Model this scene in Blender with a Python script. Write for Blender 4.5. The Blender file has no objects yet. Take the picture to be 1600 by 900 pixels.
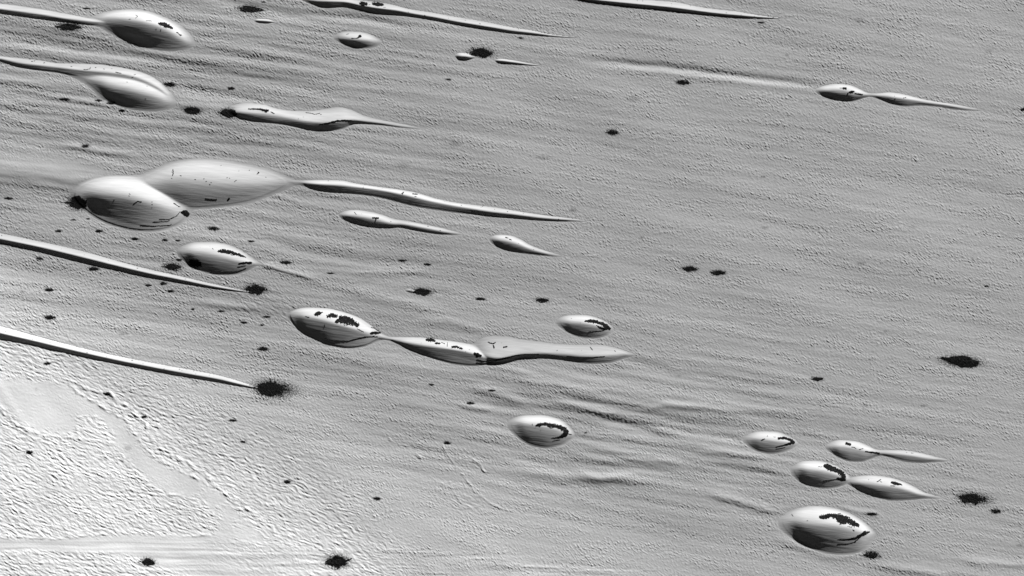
import bpy, math
import numpy as np
C = bpy.context.scene.collection
SC = bpy.context.scene
R = math.radians

# ------------------------------------------------------------------ camera, sky, sun, exposure
CAM_H = 3000.0
cam = bpy.data.cameras.new('survey_camera')
cam.sensor_width = 36.0
cam.lens = 36.0 * CAM_H / 1600.0
cam.clip_start = 10.0
cam.clip_end = 20000.0
camo = bpy.data.objects.new('survey_camera', cam)
camo.location = (0, 0, CAM_H)
C.objects.link(camo)
SC.camera = camo

SUN_EL, SUN_AZ = 21.0, 31.0          # elevation; degrees clockwise from picture-up
SUN_STRENGTH, SKY_STRENGTH, EXPOSURE = 5.0, 0.05, 0.68
w = bpy.data.worlds.new('World')
SC.world = w
w.use_nodes = True
nt = w.node_tree
nt.nodes.clear()
sky = nt.nodes.new('ShaderNodeTexSky')
sky.sky_type = 'NISHITA'
sky.sun_disc = False
sky.sun_elevation = R(SUN_EL)
sky.sun_rotation = R(SUN_AZ)
sky.air_density = 0.06
sky.dust_density = 0.0
sky.ozone_density = 0.5
bw = nt.nodes.new('ShaderNodeRGBToBW')
bg = nt.nodes.new('ShaderNodeBackground')
bg.inputs[1].default_value = SKY_STRENGTH
wo = nt.nodes.new('ShaderNodeOutputWorld')
nt.links.new(sky.outputs[0], bw.inputs[0])
nt.links.new(bw.outputs[0], bg.inputs[0])
nt.links.new(bg.outputs[0], wo.inputs[0])

sun = bpy.data.lights.new('sun', 'SUN')
sun.energy = SUN_STRENGTH
sun.angle = R(0.5)
suno = bpy.data.objects.new('sun', sun)
suno.rotation_euler = (R(90 - SUN_EL), 0, R(180 - SUN_AZ))
suno.location = (300, 600, 400)
C.objects.link(suno)
SC.view_settings.view_transform = 'Standard'
SC.view_settings.look = 'None'
SC.view_settings.exposure = EXPOSURE
SC.view_settings.gamma = 1.0
SC.view_settings.use_curve_mapping = False

# ------------------------------------------------------------------ numpy helpers
# ground coordinates (u to the right, v downwards in metres from the plot's corner); world = (u-800, 450-v)
def perlin(x, y, seed=0):
    xi = np.floor(x).astype(np.int64); yi = np.floor(y).astype(np.int64)
    xf = (x - xi).astype(np.float32); yf = (y - yi).astype(np.float32)
    rng = np.random.RandomState(seed + 11)
    N = 1024
    perm = rng.permutation(N)
    ang = rng.rand(N).astype(np.float32) * 2 * np.pi
    gx = np.cos(ang); gy = np.sin(ang)
    def g(ix, iy, fx, fy):
        k = perm[(perm[ix & (N-1)] + iy) & (N-1)]
        return gx[k]*fx + gy[k]*fy
    u = xf*xf*xf*(xf*(xf*6-15)+10); v = yf*yf*yf*(yf*(yf*6-15)+10)
    a = g(xi, yi, xf, yf); b = g(xi+1, yi, xf-1, yf)
    c = g(xi, yi+1, xf, yf-1); d = g(xi+1, yi+1, xf-1, yf-1)
    return (a + u*(b-a)) + v*((c + u*(d-c)) - (a + u*(b-a)))
def aniso(X, Y, lx, ly, deg, seed):
    """noise stretched lx along a direction dipping deg below picture-right, ly across it"""
    c, s = math.cos(R(deg)), math.sin(R(deg))
    return perlin((X*c + Y*s)/lx, (-X*s + Y*c)/ly, seed)
def sstep(a, b, x):
    t = np.clip((x-a)/(b-a), 0, 1)
    return t*t*(3-2*t)
def pchip(xs, ys, x):
    xs = np.asarray(xs, float); ys = np.asarray(ys, float)
    h = np.diff(xs); d = np.diff(ys)/h
    n = len(xs); m = np.zeros(n)
    if n == 2: m[:] = d[0]
    else:
        for i in range(1, n-1):
            if d[i-1]*d[i] > 0:
                w1 = 2*h[i]+h[i-1]; w2 = h[i]+2*h[i-1]
                m[i] = (w1+w2)/(w1/d[i-1]+w2/d[i])
            else: m[i] = 0.35*(d[i-1]+d[i])/2
        m[0] = d[0]; m[-1] = d[-1]
    x = np.clip(x, xs[0], xs[-1])
    i = np.clip(np.searchsorted(xs, x, 'right')-1, 0, n-2)
    t = (x-xs[i])/h[i]
    return ((1+2*t)*(1-t)**2*ys[i] + t*(1-t)**2*h[i]*m[i] + t*t*(3-2*t)*ys[i+1] + t*t*(t-1)*h[i]*m[i+1])
def polydist(X, Y, pts):
    """distance to a polyline and the 0..1 position along it"""
    best = np.full(X.shape, 1e9); par = np.zeros(X.shape)
    L = [0]
    for (a, b) in zip(pts[:-1], pts[1:]): L.append(L[-1] + math.hypot(b[0]-a[0], b[1]-a[1]))
    for k, (a, b) in enumerate(zip(pts[:-1], pts[1:])):
        dx, dy = b[0]-a[0], b[1]-a[1]; l2 = dx*dx+dy*dy
        t = np.clip(((X-a[0])*dx + (Y-a[1])*dy)/l2, 0, 1)
        d = np.hypot(X-a[0]-t*dx, Y-a[1]-t*dy)
        m = d < best
        best = np.where(m, d, best)
        par = np.where(m, (L[k] + t*(L[k+1]-L[k]))/L[-1], par)
    return best, par
def polysd(X, Y, pts):
    """signed distance to a closed polygon, positive inside"""
    d, _ = polydist(X, Y, pts + [pts[0]])
    ins = np.zeros(X.shape, bool)
    n = len(pts)
    for i in range(n):
        (x1, y1), (x2, y2) = pts[i], pts[(i+1) % n]
        if y1 == y2: continue
        c = ((y1 > Y) != (y2 > Y)) & (X < (x2-x1)*(Y-y1)/(y2-y1)+x1)
        ins ^= c
    return np.where(ins, d, -d)

# ------------------------------------------------------------------ ground relief
# low swells and troughs: (polyline, half width, height)
SWELLS = [
 ([(385,407),(444,423),(500,439)], 2.6, 1.5),
 ([(-90,262),(40,270),(140,284),(230,300)], 17, 5.5),
 ([(870,92),(1000,101),(1100,112),(1200,125),(1330,142)], 5, -1.9),
 ([(900,101),(1000,110),(1100,121),(1200,133),(1330,147)], 4, 0.5),
 ([(-40,58),(90,75),(160,82),(300,97)], 6, -1.9),
 ([(150,88),(260,104),(400,122),(520,137)], 6, -1.4),
 ([(250,120),(300,137),(360,150),(450,165)], 5, -1.3),
 ([(300,-4),(380,8),(450,22),(570,30),(700,52)], 6, -1.7),
 ([(30,40),(120,50),(230,80)], 5, 0.9),
 ([(40,150),(100,155),(150,160),(190,170)], 4, 1.0),
 ([(56,184),(110,186),(150,188)], 3.5, 0.7),
 ([(70,223),(120,230),(170,238),(240,246)], 4, 1.1),
 ([(200,211),(260,216),(330,222)], 4, 0.7),
 ([(-30,160),(10,163),(34,168)], 4, 1.0),
 ([(-20,66),(60,75),(150,95),(280,110)], 5, 0.8),
 ([(380,364),(470,393),(560,407),(700,417)], 7, -1.5),
 ([(535,424),(600,427),(680,423)], 4, 0.9),
 ([(400,408),(450,424),(520,442)], 5, 0.9),
 ([(520,450),(600,466),(700,484)], 6, 1.2),
 ([(640,500),(700,503),(770,520)], 5, 1.1),
 ([(560,450),(640,447),(740,452)], 6, 0.6),
 ([(360,296),(420,300),(470,316)], 4, 0.8),
 ([(410,305),(440,312),(470,322)], 3, -0.6),
 ([(712,632),(740,637),(775,641)], 4, 1.0),
 ([(728,603),(770,613),(830,630)], 5, 1.2),
 ([(800,590),(860,600),(900,600)], 5, 0.8),
 ([(865,603),(910,612),(950,618)], 5, 0.9),
 ([(845,620),(900,634),(945,647),(980,640)], 5, 1.2),
 ([(980,642),(1040,634),(1090,635),(1150,645),(1190,650)], 5, 1.1),
 ([(930,655),(985,668),(1040,676)], 5, -1.3),
 ([(1030,669),(1100,680),(1175,691)], 5, -1.3),
 ([(950,714),(1010,719),(1080,724)], 4, 1.2),
 ([(870,706),(930,714),(980,722)], 5, 0.8),
 ([(885,734),(940,748),(990,742),(1010,732)], 5, 1.3),
 ([(760,728),(820,737),(880,748),(960,750),(1050,756)], 6, 1.3),
 ([(1070,706),(1140,708),(1210,716)], 5, 1.0),
 ([(1095,770),(1140,780),(1200,797),(1232,802)], 5, 1.4),
 ([(1090,725),(1160,735),(1230,745)], 5, -1.0),
 ([(1200,835),(1240,850),(1290,866),(1360,870)], 6, 1.2),
 ([(1300,790),(1340,798),(1385,806)], 4, 0.8),
 ([(740,568),(800,578),(850,590)], 5, 0.8),
 ([(960,560),(1010,572),(1060,580)], 5, -0.7),
 ([(60,700),(-30,560)], 6, 0.5),
 ([(430,484),(360,478),(300,470)], 5, 1.0),
 ([(1170,695),(1080,672),(1000,668)], 5, 0.5),
 ([(1480,870),(1540,880),(1640,884)], 5, 1.0),
 ([(1350,880),(1420,890),(1500,905)], 5, 0.9),
]
# scarps in the frozen flats: low stepped edges
SCARPS = [
 ([(105,594),(140,608),(170,614),(205,640),(228,660),(232,680),(248,698),(280,718),(315,737),(345,766),(368,782),(400,806),(430,836)], 4.0, 1.9),
 ([(95,586),(125,616),(160,636),(195,655),(215,685),(240,714),(262,726),(300,744),(330,760)], 3.0, 1.4),
 ([(-20,620),(10,645),(30,668),(60,678),(110,684),(150,690),(175,696)], 3.2, 1.2),
 ([(175,694),(205,728),(235,760),(262,772),(310,776)], 3.2, 1.0),
 ([(684,680),(698,708),(720,738),(745,770),(772,790),(808,802)], 2.2, 1.05),
 ([(606,680),(618,694),(640,700)], 2.2, 1.2),
 ([(650,700),(652,712),(660,716)], 2.0, 1.6),
 ([(735,715),(750,725),(760,740)], 2.0, 1.6),
 ([(664,742),(705,762),(722,790)], 2.0, 1.1),
 ([(116,654),(135,650),(155,662),(175,692)], 2.2, 0.7),
 ([(-20,836),(90,842),(190,832),(300,838),(355,834)], 2.6, 0.8),
 ([(540,884),(600,888),(680,884),(720,876)], 2.8, .6),
 ([(720,893),(780,884),(860,887),(960,892),(1040,890)], 2.8, .5),
]
CHANNEL = [(-60,585),(40,592),(100,602),(145,628),(185,650),(212,690),(245,722),(300,742),(345,770),(400,830),(420,850),(-60,850),(-60,846),
           (330,836),(350,815),(310,776),(262,770),(232,752),(205,722),(178,694),(178,676),(158,652),(118,650),(114,676),(60,672),(34,664),(10,636),(-60,600)]
ISLAND = [(118,652),(140,648),(158,660),(176,690),(150,688),(118,676)]
BAND = [(-200,840),(60,843),(200,836),(330,838),(430,850),(500,858),(520,872),(470,905),(300,905),(200,866),(-200,852)]
def smooth_ground(X, Y):
    z = np.zeros(X.shape)
    # broad wind streaks
    tl = np.exp(-((X-150)/380)**2 - ((Y-120)/170)**2)
    md = np.exp(-((X-950)/330)**2 - ((Y-680)/110)**2)
    ll = sstep(-10, 90, (Y-455) - 0.45*X)
    rt = sstep(500, 900, X)*(1-md)
    lm = sstep(0, 130, (Y-455) - 0.2*X)*(1-0.6*md)*sstep(1250, 900, X)
    streak = aniso(X, Y, 330, 17, 7.0, 1)*1.3 + aniso(X+40*perlin(X/300, Y/80, 5), Y, 150, 8.5, 6.5, 2)*0.75 + aniso(X, Y, 600, 42, 7.5, 4)*3.2
    z += streak*(0.52 + 0.6*tl + 0.5*md - 0.30*rt)*(1-0.93*ll)*(1-0.65*lm)
    z += aniso(X, Y, 90, 11, 12, 3)*(0.22 + 0.5*tl + 0.7*md - .17*ll - .08*lm)
    z += aniso(X, Y, 260, 120, 30, 6)*2.5
    for pts, s, a in SWELLS:
        xs = [p[0] for p in pts]; ys = [p[1] for p in pts]
        x0, x1, y0, y1 = min(xs)-60, max(xs)+60, min(ys)-5*s, max(ys)+5*s
        m = (X > x0) & (X < x1) & (Y > y0) & (Y < y1)
        if not m.any(): continue
        xm, ym = X[m], Y[m]
        ym2 = ym + 2.2*perlin(xm/34, ym/20, int(abs(xs[0]))+3)
        s = s*1.25
        d, t = polydist(xm, ym2, pts)
        taper = sstep(0, .3, t)*sstep(0, .3, 1-t)
        z[m] += a*np.exp(-(d/s)**2)*taper*(0.85 if xs[0] < 700 else 1.05)
    return z
def ripples(X, Y):
    ll = sstep(-15, 75, (Y-455) - 0.45*X + 22*perlin(X/60, Y/60, 31))*sstep(620, 470, X + (Y-760)*-0.6 + 25*perlin(X/70, Y/50, 32))
    sd = polysd(X, Y, CHANNEL) + 5.0*perlin(X/16, Y/12, 33) + 3.5*perlin(X/6, Y/5, 36)
    isl = sstep(-2, 3, polysd(X, Y, ISLAND) + 2.0*perlin(X/7, Y/6, 34))
    bnd = polysd(X, Y, BAND) + 4*perlin(X/22, Y/5, 35)
    smooth = np.clip(sstep(-7, 5, sd + 5*perlin(X/30, Y/24, 38)) - isl, 0, 1)
    semi = sstep(290, 330, X + 0.5*(Y-780)) * (Y > 740)
    smooth = smooth*(1 - 0.45*semi*sstep(-.2, .3, perlin(X/25, Y/14, 37)) - 0.12)
    smooth = np.maximum(smooth, 0.8*np.exp(-((X-70)/110)**4-((Y-262-0.12*X)/26)**4))
    smooth = np.maximum(smooth, sstep(-3, 4, bnd)*(0.95 - 0.5*sstep(250, 480, X)))
    amp = np.maximum(ll, isl)*(1-smooth)
    amp2 = np.clip(np.exp(-((X-390)/60)**2-((Y-490)/60)**2)*.25 + np.exp(-((X-425)/60)**2-((Y-470)/25)**2)*.5 + np.exp(-((X-400)/150)**2-((Y-340)/60)**2)*.35
            + np.exp(-((X-60)/90)**2-((Y-330)/40)**2)*.4 + np.exp(-((X-1180)/60)**2-((Y-790)/16)**2)*.6 + np.exp(-((X-728)/26)**2-((Y-785)/15)**2)*.8 + np.exp(-((X-665)/34)**2-((Y-708)/14)**2)*.5 + np.exp(-((X-745)/34)**2-((Y-728)/18)**2)*.45 + np.exp(-((X-150)/150)**2-((Y-85)/60)**2)*.25 + np.exp(-((X-220)/170)**2-((Y-225)/26)**2)*.45, 0, 1)
    amp = np.maximum(amp, amp2*(1-smooth))
    wx = X + 3*perlin(X/22, Y/16, 41); wy = Y + 4.0*perlin(X/26, Y/17, 42)
    def rip(lx, ly, deg, seed):
        n = aniso(wx, wy, lx, ly, deg, seed)
        return 1 - np.minimum(np.abs(n)*3.2, 1)
    r = rip(15, 5.8, 24, 43)*0.32 + rip(8, 4.0, 38, 44)*0.20 + 0.26 + aniso(wx, wy, 12, 3.5, 24, 45)*0.85 + aniso(wx, wy, 7, 2.6, 36, 46)*0.30
    return r, amp, smooth, ll
def micro_ground(X, Y):
    r, amp, smooth, ll = ripples(X, Y)
    z = (r-0.45)*1.02*amp*(0.75 + 0.6*perlin(X/40, Y/30, 52) + 0.5*perlin(X/14, Y/11, 53))
    wx = X + 1.5*perlin(X/9, Y/9, 55)
    st = np.maximum(aniso(wx, Y, 5.0, 1.6, 38, 61)+0.10, 0)*0.62 + np.maximum(aniso(X, Y, 4.2, 1.6, 54, 62)+0.08, 0)*0.48 + aniso(X, Y, 6.5, 2.6, 20, 63)*0.14
    pat = 0.85 + 1.1*aniso(X, Y, 90, 18, 8, 66) + 0.7*perlin(X/18, Y/10, 67)
    left = sstep(700, 250, X)*0.35
    z = z + st*np.clip(pat, 0.5, 1.35)*(1-0.9*smooth)*(1-0.45*np.clip(amp, 0, 1))*(1.0+left*.9)
    for pts, s, a in SCARPS:
        xs = [p[0] for p in pts]; ys = [p[1] for p in pts]
        m = (X > min(xs)-30) & (X < max(xs)+30) & (Y > min(ys)-25) & (Y < max(ys)+25)
        if not m.any(): continue
        xm = X[m] + 2.6*perlin(X[m]/11, Y[m]/9, 71) + 0.9*perlin(X[m]/3.5, Y[m]/3.5, 74); ym = Y[m] + 2.2*perlin(X[m]/11, Y[m]/9, 72) + 0.9*perlin(X[m]/3.7, Y[m]/3.2, 75)
        d, t = polydist(xm, ym, pts)
        rough = np.clip(0.5 + 1.7*perlin(X[m]/12, Y[m]/10, 73) + 0.6*perlin(X[m]/5.5, Y[m]/5, 76), 0.0, 1.6)
        z[m] += a*0.52*np.exp(-(d/s*1.3)**2)*rough*sstep(0, .12, t)*sstep(0, .12, 1-t)
    # streaks in the smooth band along the lower edge
    bb = sstep(-8, 10, polysd(X, Y, [(-200,838),(500,846),(760,866),(1000,884),(1000,930),(-200,930)]))
    yw = Y + 5*perlin(X/120, Y/30, 83)
    z = z + bb*(aniso(X, yw, 80, 3.6, 0.5, 81)*0.2 + aniso(X, yw, 140, 9, 1, 82)*0.6)
    return z

def blur(A, sy, sx):
    """separable gaussian"""
    for ax, sg in ((0, sy), (1, sx)):
        if sg <= 0: continue
        n = int(3*sg)+1
        k = np.exp(-0.5*(np.arange(-n, n+1)/sg)**2); k /= k.sum()
        P = np.pad(A, [(n, n) if q == ax else (0, 0) for q in (0, 1)], mode='edge')
        out = np.zeros_like(A)
        for j, kk in enumerate(k):
            out += kk*(P[j:j+A.shape[0], :] if ax == 0 else P[:, j:j+A.shape[1]])
        A = out
    return A
# ------------------------------------------------------------------ dunes: top edge, crest, lower edge, traced in plan
def comp(top, crest, bot, H, L=1, Rr=0, sharp=0.5, q=1.15, soft=1.0):
    return dict(soft=soft, top=top, crest=crest, bot=bot, H=H, L=L, R=Rr, sharp=sharp, q=q)
def comp_height(c, X, Y):
    x0 = c['top'][0][0]; x1 = c['top'][-1][0]
    def par(x):
        v = np.clip((x-x0)/(x1-x0), 0, 1)
        if c['L'] and c['R']: return np.arccos(1-2*v)/np.pi
        if c['L']: return np.sqrt(v)
        if c['R']: return 1-np.sqrt(1-v)
        return v
    def ev(pts, x):
        xs = np.array([p[0] for p in pts], float)
        return pchip(par(xs), [p[1] for p in pts], par(x))
    xg = np.linspace(x0, x1, 400)
    Wg = ev(c['bot'], xg) - ev(c['top'], xg)
    Wm = Wg.max()
    xu = X
    t = ev(c['top'], xu); b = ev(c['bot'], xu); k = ev(c['crest'], xu)
    t = np.minimum(t, b-0.02)
    k = np.clip(k, t + 0.08*(b-t), b - 0.08*(b-t))
    Wx = b - t
    inside = (X > x0) & (X < x1)
    Hx = (1.28 if c['q'] > 1.07 else 0.96)*c['H']*np.clip(Wx/Wm, 0, 1)**(c['q']*(1.3 if c['q'] > 1.07 else 1))
    u = np.where(Y < k, (k-Y)/np.maximum(k-t, .01), (Y-k)/np.maximum(b-k, .01))
    u = np.minimum(u/(1.09 + 0.12*(Y > k)), 1.0)
    s = 1-u
    rnd = 1-u**np.where(Y < k, 1.75, 1.6)
    ft = np.where(Y < k, 0.30, 0.34)
    fs = np.where(Y < k, 0.10, 0.16)
    rnd = rnd*rnd/(rnd+ft)*(1+ft)
    shp = s*s/(s+fs)*(1+fs)
    v = np.clip((X-x0)/(x1-x0), 0, 1)
    if x0 > -50 and not c['L']: Hx = Hx*sstep(0, 0.14, v)
    if c['L']: Hx = Hx*(0.28 + 0.72*sstep(-1.0, 0.52*Wm + 5, X-x0))
    sh = c['sharp']
    sh = sh if not isinstance(sh, tuple) else sh[0] + (sh[1]-sh[0])*sstep(.15, .8, v)
    return np.where(inside, Hx*(rnd*(1-sh) + shp*sh), 0.0)
def dune_height(comps, X, Y, sy, sx):
    h = np.zeros(X.shape)
    for c in comps:
        g = blur(comp_height(c, X, Y), sy*c['soft'], sx*c['soft'])
        k = 1.3                                    # smooth union
        e = np.clip(0.5 + 0.5*(g-h)/k, 0, 1)
        h2 = h*(1-e) + g*e + k*e*(1-e)*np.clip(np.minimum(g, h)/0.6, 0, 1)
        h = h2
    return h
D = {}
D['nw'] = [comp([(-80,-4),(0,5),(60,13),(110,22),(150,30),(180,33)], [(-80,4),(0,14),(60,22),(110,30),(150,34),(180,36)], [(-80,12),(0,21.5),(60,30),(110,36),(150,41),(180,42)], 3.8, 0, 0, 1.0, 0.7, 0.4),
           comp([(142,27),(156,24),(174,20),(200,17.5),(222,19),(246,27),(270,39),(291,55),(303,71)], [(142,29),(175,28.5),(200,30),(225,34),(255,42),(275,52),(290,62),(303,72)], [(142,33),(156,39),(180,50),(210,62),(240,70.5),(258,74),(275,75.5),(291,74.5),(303,73)], 11.5, 1, 0, (0.0,0.7), 1.15, 1.4)]
D['w'] = [comp([(-80,76),(0,87),(30,90),(60,93),(90,98),(120,98.5),(150,99.6),(180,103.5),(210,109.5),(234,118),(252,130),(264,146)],
               [(-80,81),(0,91.5),(30,98),(60,102),(90,105),(120,109),(150,111.6),(180,114.6),(210,120),(234,129),(255,142),(264,150)],
               [(-80,86),(0,96),(30,105),(60,110),(90,114),(120,121),(150,129),(180,137),(210,145),(234,149),(255,151),(264,152)], 6.0, 0, 0, 1.0, 0.7, 0.5),
          comp([(112,114),(150,112),(180,115),(210,120),(240,132),(260,147),(273,163)],
               [(112,116),(150,126),(180,134),(210,140),(240,147),(258,153),(273,164)],
               [(112,118),(135,128),(150,138),(165,150),(180,157.5),(210,166.5),(240,169.5),(258,169),(273,165.5)], 8.5, 1, 0, (0.0,.4), 1.15, 1.5)]
D['ridge_n'] = [comp([(455,-14),(512,-8),(548,-2),(575,1.5),(608,6),(638,13.5),(668,18),(710,25.5),(755,33),(800,42),(830,47),(860,53),(905,58)],
               [(455,-6),(500,2),(536,3),(566,9),(590,13),(620,16.5),(650,22),(680,27),(710,33),(740,38),(770,42.7),(800,47.5),(830,51),(860,54.8),(905,58.8)],
               [(455,-4),(488,7),(512,12),(536,11),(560,14),(590,21),(620,24),(650,27),(710,37.5),(770,47.5),(800,52),(830,55),(860,57.8),(905,60)], 4.6, 0, 0, 0.97, 0.8)]
D['ridge_ne'] = [comp([(860,-14),(950,-5),(986,-2),(1016,0),(1055,3),(1085,9),(1115,13.5),(1145,16.5),(1190,24),(1232,29)],
               [(860,-10),(930,0),(968,4),(1010,8),(1040,11),(1070,14.5),(1100,18.4),(1130,22),(1160,24.6),(1190,27),(1232,29.5)],
               [(860,-8),(930,3),(968,8),(995,11.5),(1040,15.5),(1070,19),(1100,22),(1160,27),(1190,28.8),(1232,30.2)], 4.0, 0, 0, 0.97, 0.8)]
D['small_n'] = [comp([(521,57),(528,53),(540,50.5),(560,51),(578,55.5),(590,62.5),(602,67)], [(521,57.6),(542,60),(566,62.5),(578,62.5),(593,65),(602,67.3)],
               [(521,59),(530,63.5),(545,69),(566,73.5),(581,73),(590,70),(602,68)], 4.6, 1, 0, (0,.5))]
D['long_nw'] = [comp([(356,171),(368,163.5),(386,161.4),(410,163.5),(434,170.5),(458,173.5),(482,174),(506,171),(530,168),(548,171.6),(566,180),(590,186),(620,192),(650,198),(700,206)],
               [(356,172.5),(380,176),(410,178),(434,181),(455,185.5),(479,190),(506,192),(524,191),(539,187.8),(554,187.6),(575,190),(605,194.2),(635,198.4),(665,202),(700,206.5)],
               [(356,174),(374,183),(398,188.5),(428,192),(452,195.5),(470,199),(491,203),(515,203.5),(536,199.5),(554,193),(590,194.5),(620,198.6),(665,203),(700,207)], 6.8, 1, 0, (0.2,1.0), 0.9, 0.55)]
D['twin'] = [comp([(110,302),(129,289),(156,281),(186,278.6),(210,279),(234,286.5),(255,298),(270,310),(282,322),(293,333)], [(110,304),(150,303),(180,304),(210,308),(240,315),(264,323),(282,330),(293,334.4)],
               [(110,308),(132,322),(150,333),(168,342),(192,349),(216,353.8),(240,355.4),(264,353),(279,348),(293,337)], 14.5, 1, 0, (0,0.6), 1.1, 2.3),
             comp([(196,288),(228,274),(255,264),(285,254),(315,251.6),(345,254),(375,258.5),(405,264),(426,270),(444,276),(462,281.5),(490,285)],
               [(196,290),(240,287),(270,283),(300,283),(330,285),(360,287),(390,288),(420,286),(450,284.5),(465,285.5),(490,287.5)],
               [(196,294),(240,308),(270,316),(294,320),(330,318.5),(360,316),(390,311),(420,302),(450,292.5),(465,290),(490,290)], 9.8, 1, 0, (0,0.3), 1.1, 2.2),
             comp([(435,279),(470,282),(505,281.5),(530,282),(557,287.3),(592,292.5),(624,296.5),(652,302),(680,310.5),(715,317.5),(750,321.7),(778,325),(813,331),(855,337),(890,341),(925,345.5)],
               [(435,283),(470,285),(505,288),(533,289.5),(557,292),(592,296.5),(624,302.7),(652,309.2),(680,315.5),(708,321),(732,325),(767,330.5),(802,334.5),(837,339),(872,342.5),(925,346)],
               [(435,287),(470,289),(487,295),(512,299.5),(547,302),(575,305),(603,310),(631,317.5),(659,323.5),(687,328),(715,332),(750,335.5),(785,339),(820,342),(855,344.4),(925,346.5)], 5.6, 0, 0, 0.85, 0.8, 0.45)]
D['mid_a'] = [comp([(530,335),(540,330),(554,328.6),(575,331),(596,336.2),(613,342),(638,346),(662,351),(687,356),(708,361.5),(726,366)],
               [(530,336),(554,337),(575,340.5),(596,345),(617,349.5),(627,350),(645,352.5),(673,357.7),(701,363),(726,366.4)],
               [(530,338),(540,343),(557,348.5),(582,353.5),(610,355.5),(624,354.5),(645,359),(669,363.7),(694,366.5),(726,367)], 5.2, 1, 0, (.1,0.95), 0.85, 0.6)]
D['mid_b'] = [comp([(765,371.7),(778,367.5),(795.5,368.5),(809.5,373.5),(827,383.5),(848,391),(865,396),(887,400.5)], [(765,372.5),(785,375),(802,379),(816,383.5),(830,389),(848,394),(865,398),(887,401)],
               [(765,374),(778,384),(792,389.5),(813,394),(834,397.5),(855,400),(887,401.6)], 5.4, 1, 0, (.1,0.95), 0.9, 0.6)]
D['mid_w'] = [comp([(277,392.5),(288,384),(306,380),(330,379.5),(354,383),(375,392),(390,402),(402,409.5),(444,422),(490,437)], [(277,394),(309,395),(336,399),(360,404),(381,409),(399,411.6),(444,424),(490,438)],
               [(277,396),(288,406),(303,415),(324,422.5),(345,426),(366,426),(387,421),(402,415),(444,426.5),(490,439)], 9.4, 1, 0, (0,0.8), 1.0, 0.8)]
D['ridge_w'] = [comp([(-80,348),(0,364),(60,376.5),(132,393),(180,406.5),(240,422),(285,432),(330,442.5),(360,449),(394,456)], [(-80,357),(0,373),(60,385),(120,399),(180,414),(240,428),(285,437),(330,446.6),(360,452),(394,457.2)],
               [(-80,363),(0,379),(60,393),(120,408),(180,421.5),(240,434.5),(285,442.5),(330,450),(360,454),(394,458.2)], 4.4, 0, 0, 1.0, 0.7)]
D['ridge_sw'] = [comp([(-80,488),(0,509),(60,525.5),(120,541.5),(180,555),(240,567),(300,578),(345,587),(375,595.5),(400,604)], [(-80,499),(0,519.5),(60,533.6),(120,548),(180,561.5),(240,573.5),(300,584.5),(345,592.5),(375,600),(400,606)],
               [(-80,508),(0,529),(45,537),(90,548),(150,561),(210,573),(270,585),(330,595.5),(375,603),(400,607.5)], 5.0, 0, 0, 1.0, 0.75)]
D['chain'] = [comp([(445,489.5),(459,484),(480,481),(510,482.3),(534,487.5),(558,495.5),(576,506),(591,517),(606,526)], [(445,491),(480,495),(510,501),(540,509),(564,516),(582,521.6),(606,528)],
               [(445,493),(453,502),(471,516.5),(495,528),(525,538),(549,541.5),(570,540),(588,534),(606,530)], 10.0, 1, 0, (0,0.95), 1.1, 0.8),
              comp([(575,519),(594,523),(612,526.5),(636,526.8),(660,527.6),(690,531.5),(720,535.4),(738,539),(750,545),(765,555),(780,562.5)],
               [(575,521),(594,526.5),(612,530),(636,535),(660,538.6),(690,543),(720,547.5),(744,553),(759,558),(780,563)],
               [(575,523),(594,529.5),(612,533),(624,537),(642,546),(666,555),(690,562.5),(714,568),(738,570.5),(760,570),(780,564.5)], 8.2, 1, 0, (0.1,1.0), 1.0, 0.6),
              comp([(732,538),(750,529),(768,525.5),(790,526),(810,530),(840,533.6),(870,537.5),(906,539),(936,539),(960,543.5),(981,550.5),(994,554)],
               [(732,545),(750,553),(765,558),(780,560),(795,557.6),(816,553.4),(846,552),(885,553.5),(924,556),(954,554.6),(976,553),(994,555)],
               [(732,550),(750,562),(765,567),(780,566),(795,563.5),(816,558.4),(846,558.5),(885,562.5),(924,567),(954,565.5),(976,559),(994,556)], 6.4, 0, 0, 0.8, 0.8, 0.8)]
D['dome_mid'] = [comp([(869,501.5),(876,496.5),(891,493.5),(912,493.5),(930,497.3),(942,502),(956,512)], [(869,503),(900,503.5),(924,506.5),(939,510),(956,514)],
               [(869,505),(879,512),(894,519.5),(912,524.6),(930,526),(948,522.5),(956,516)], 6.0, 1, 0, (0,0.35), 1.1, 0.8)]
D['dome_s'] = [comp([(793,662),(801,655),(819,650.6),(846,650.4),(870,655.4),(885,665),(897,679)], [(793,664),(819,662),(849,665),(870,670),(885,675.5),(897,680)],
               [(793,667),(801,675),(816,685),(834,692.5),(855,695.5),(876,692.5),(890,686),(897,681.5)], 8.4, 1, 0, (0,0.35), 1.1, 0.8)]
D['dome_se1'] = [comp([(1161,685.5),(1171,679.2),(1189,675.4),(1210,676),(1228,681),(1240,687),(1247,692.5)], [(1161,686.5),(1189,686),(1216,688.5),(1234,691),(1247,693)],
               [(1161,688.5),(1174,698),(1189,703.8),(1207,706),(1225,704),(1240,698.5),(1247,694.5)], 5.4, 1, 0, (0,0.35), 1.1, 0.8)]
D['dome_se2'] = [comp([(1290,697.5),(1297,692),(1312,688.7),(1336,690.4),(1354,696.6),(1368,702.5),(1390,703.5),(1414,704.2),(1438,708),(1462,714),(1495,720)],
               [(1290,698.5),(1315,698.5),(1339,701.5),(1354,704.8),(1372,707.4),(1396,708.6),(1420,711),(1444,715),(1465,717.6),(1495,720.4)],
               [(1290,701),(1300,707),(1312,713.5),(1330,719),(1348,719.5),(1360,716),(1376,711.5),(1396,716),(1420,721.5),(1444,723),(1465,721.5),(1495,721)], 6.0, 1, 0, (0,0.9), 1.0, 0.6)]
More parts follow.
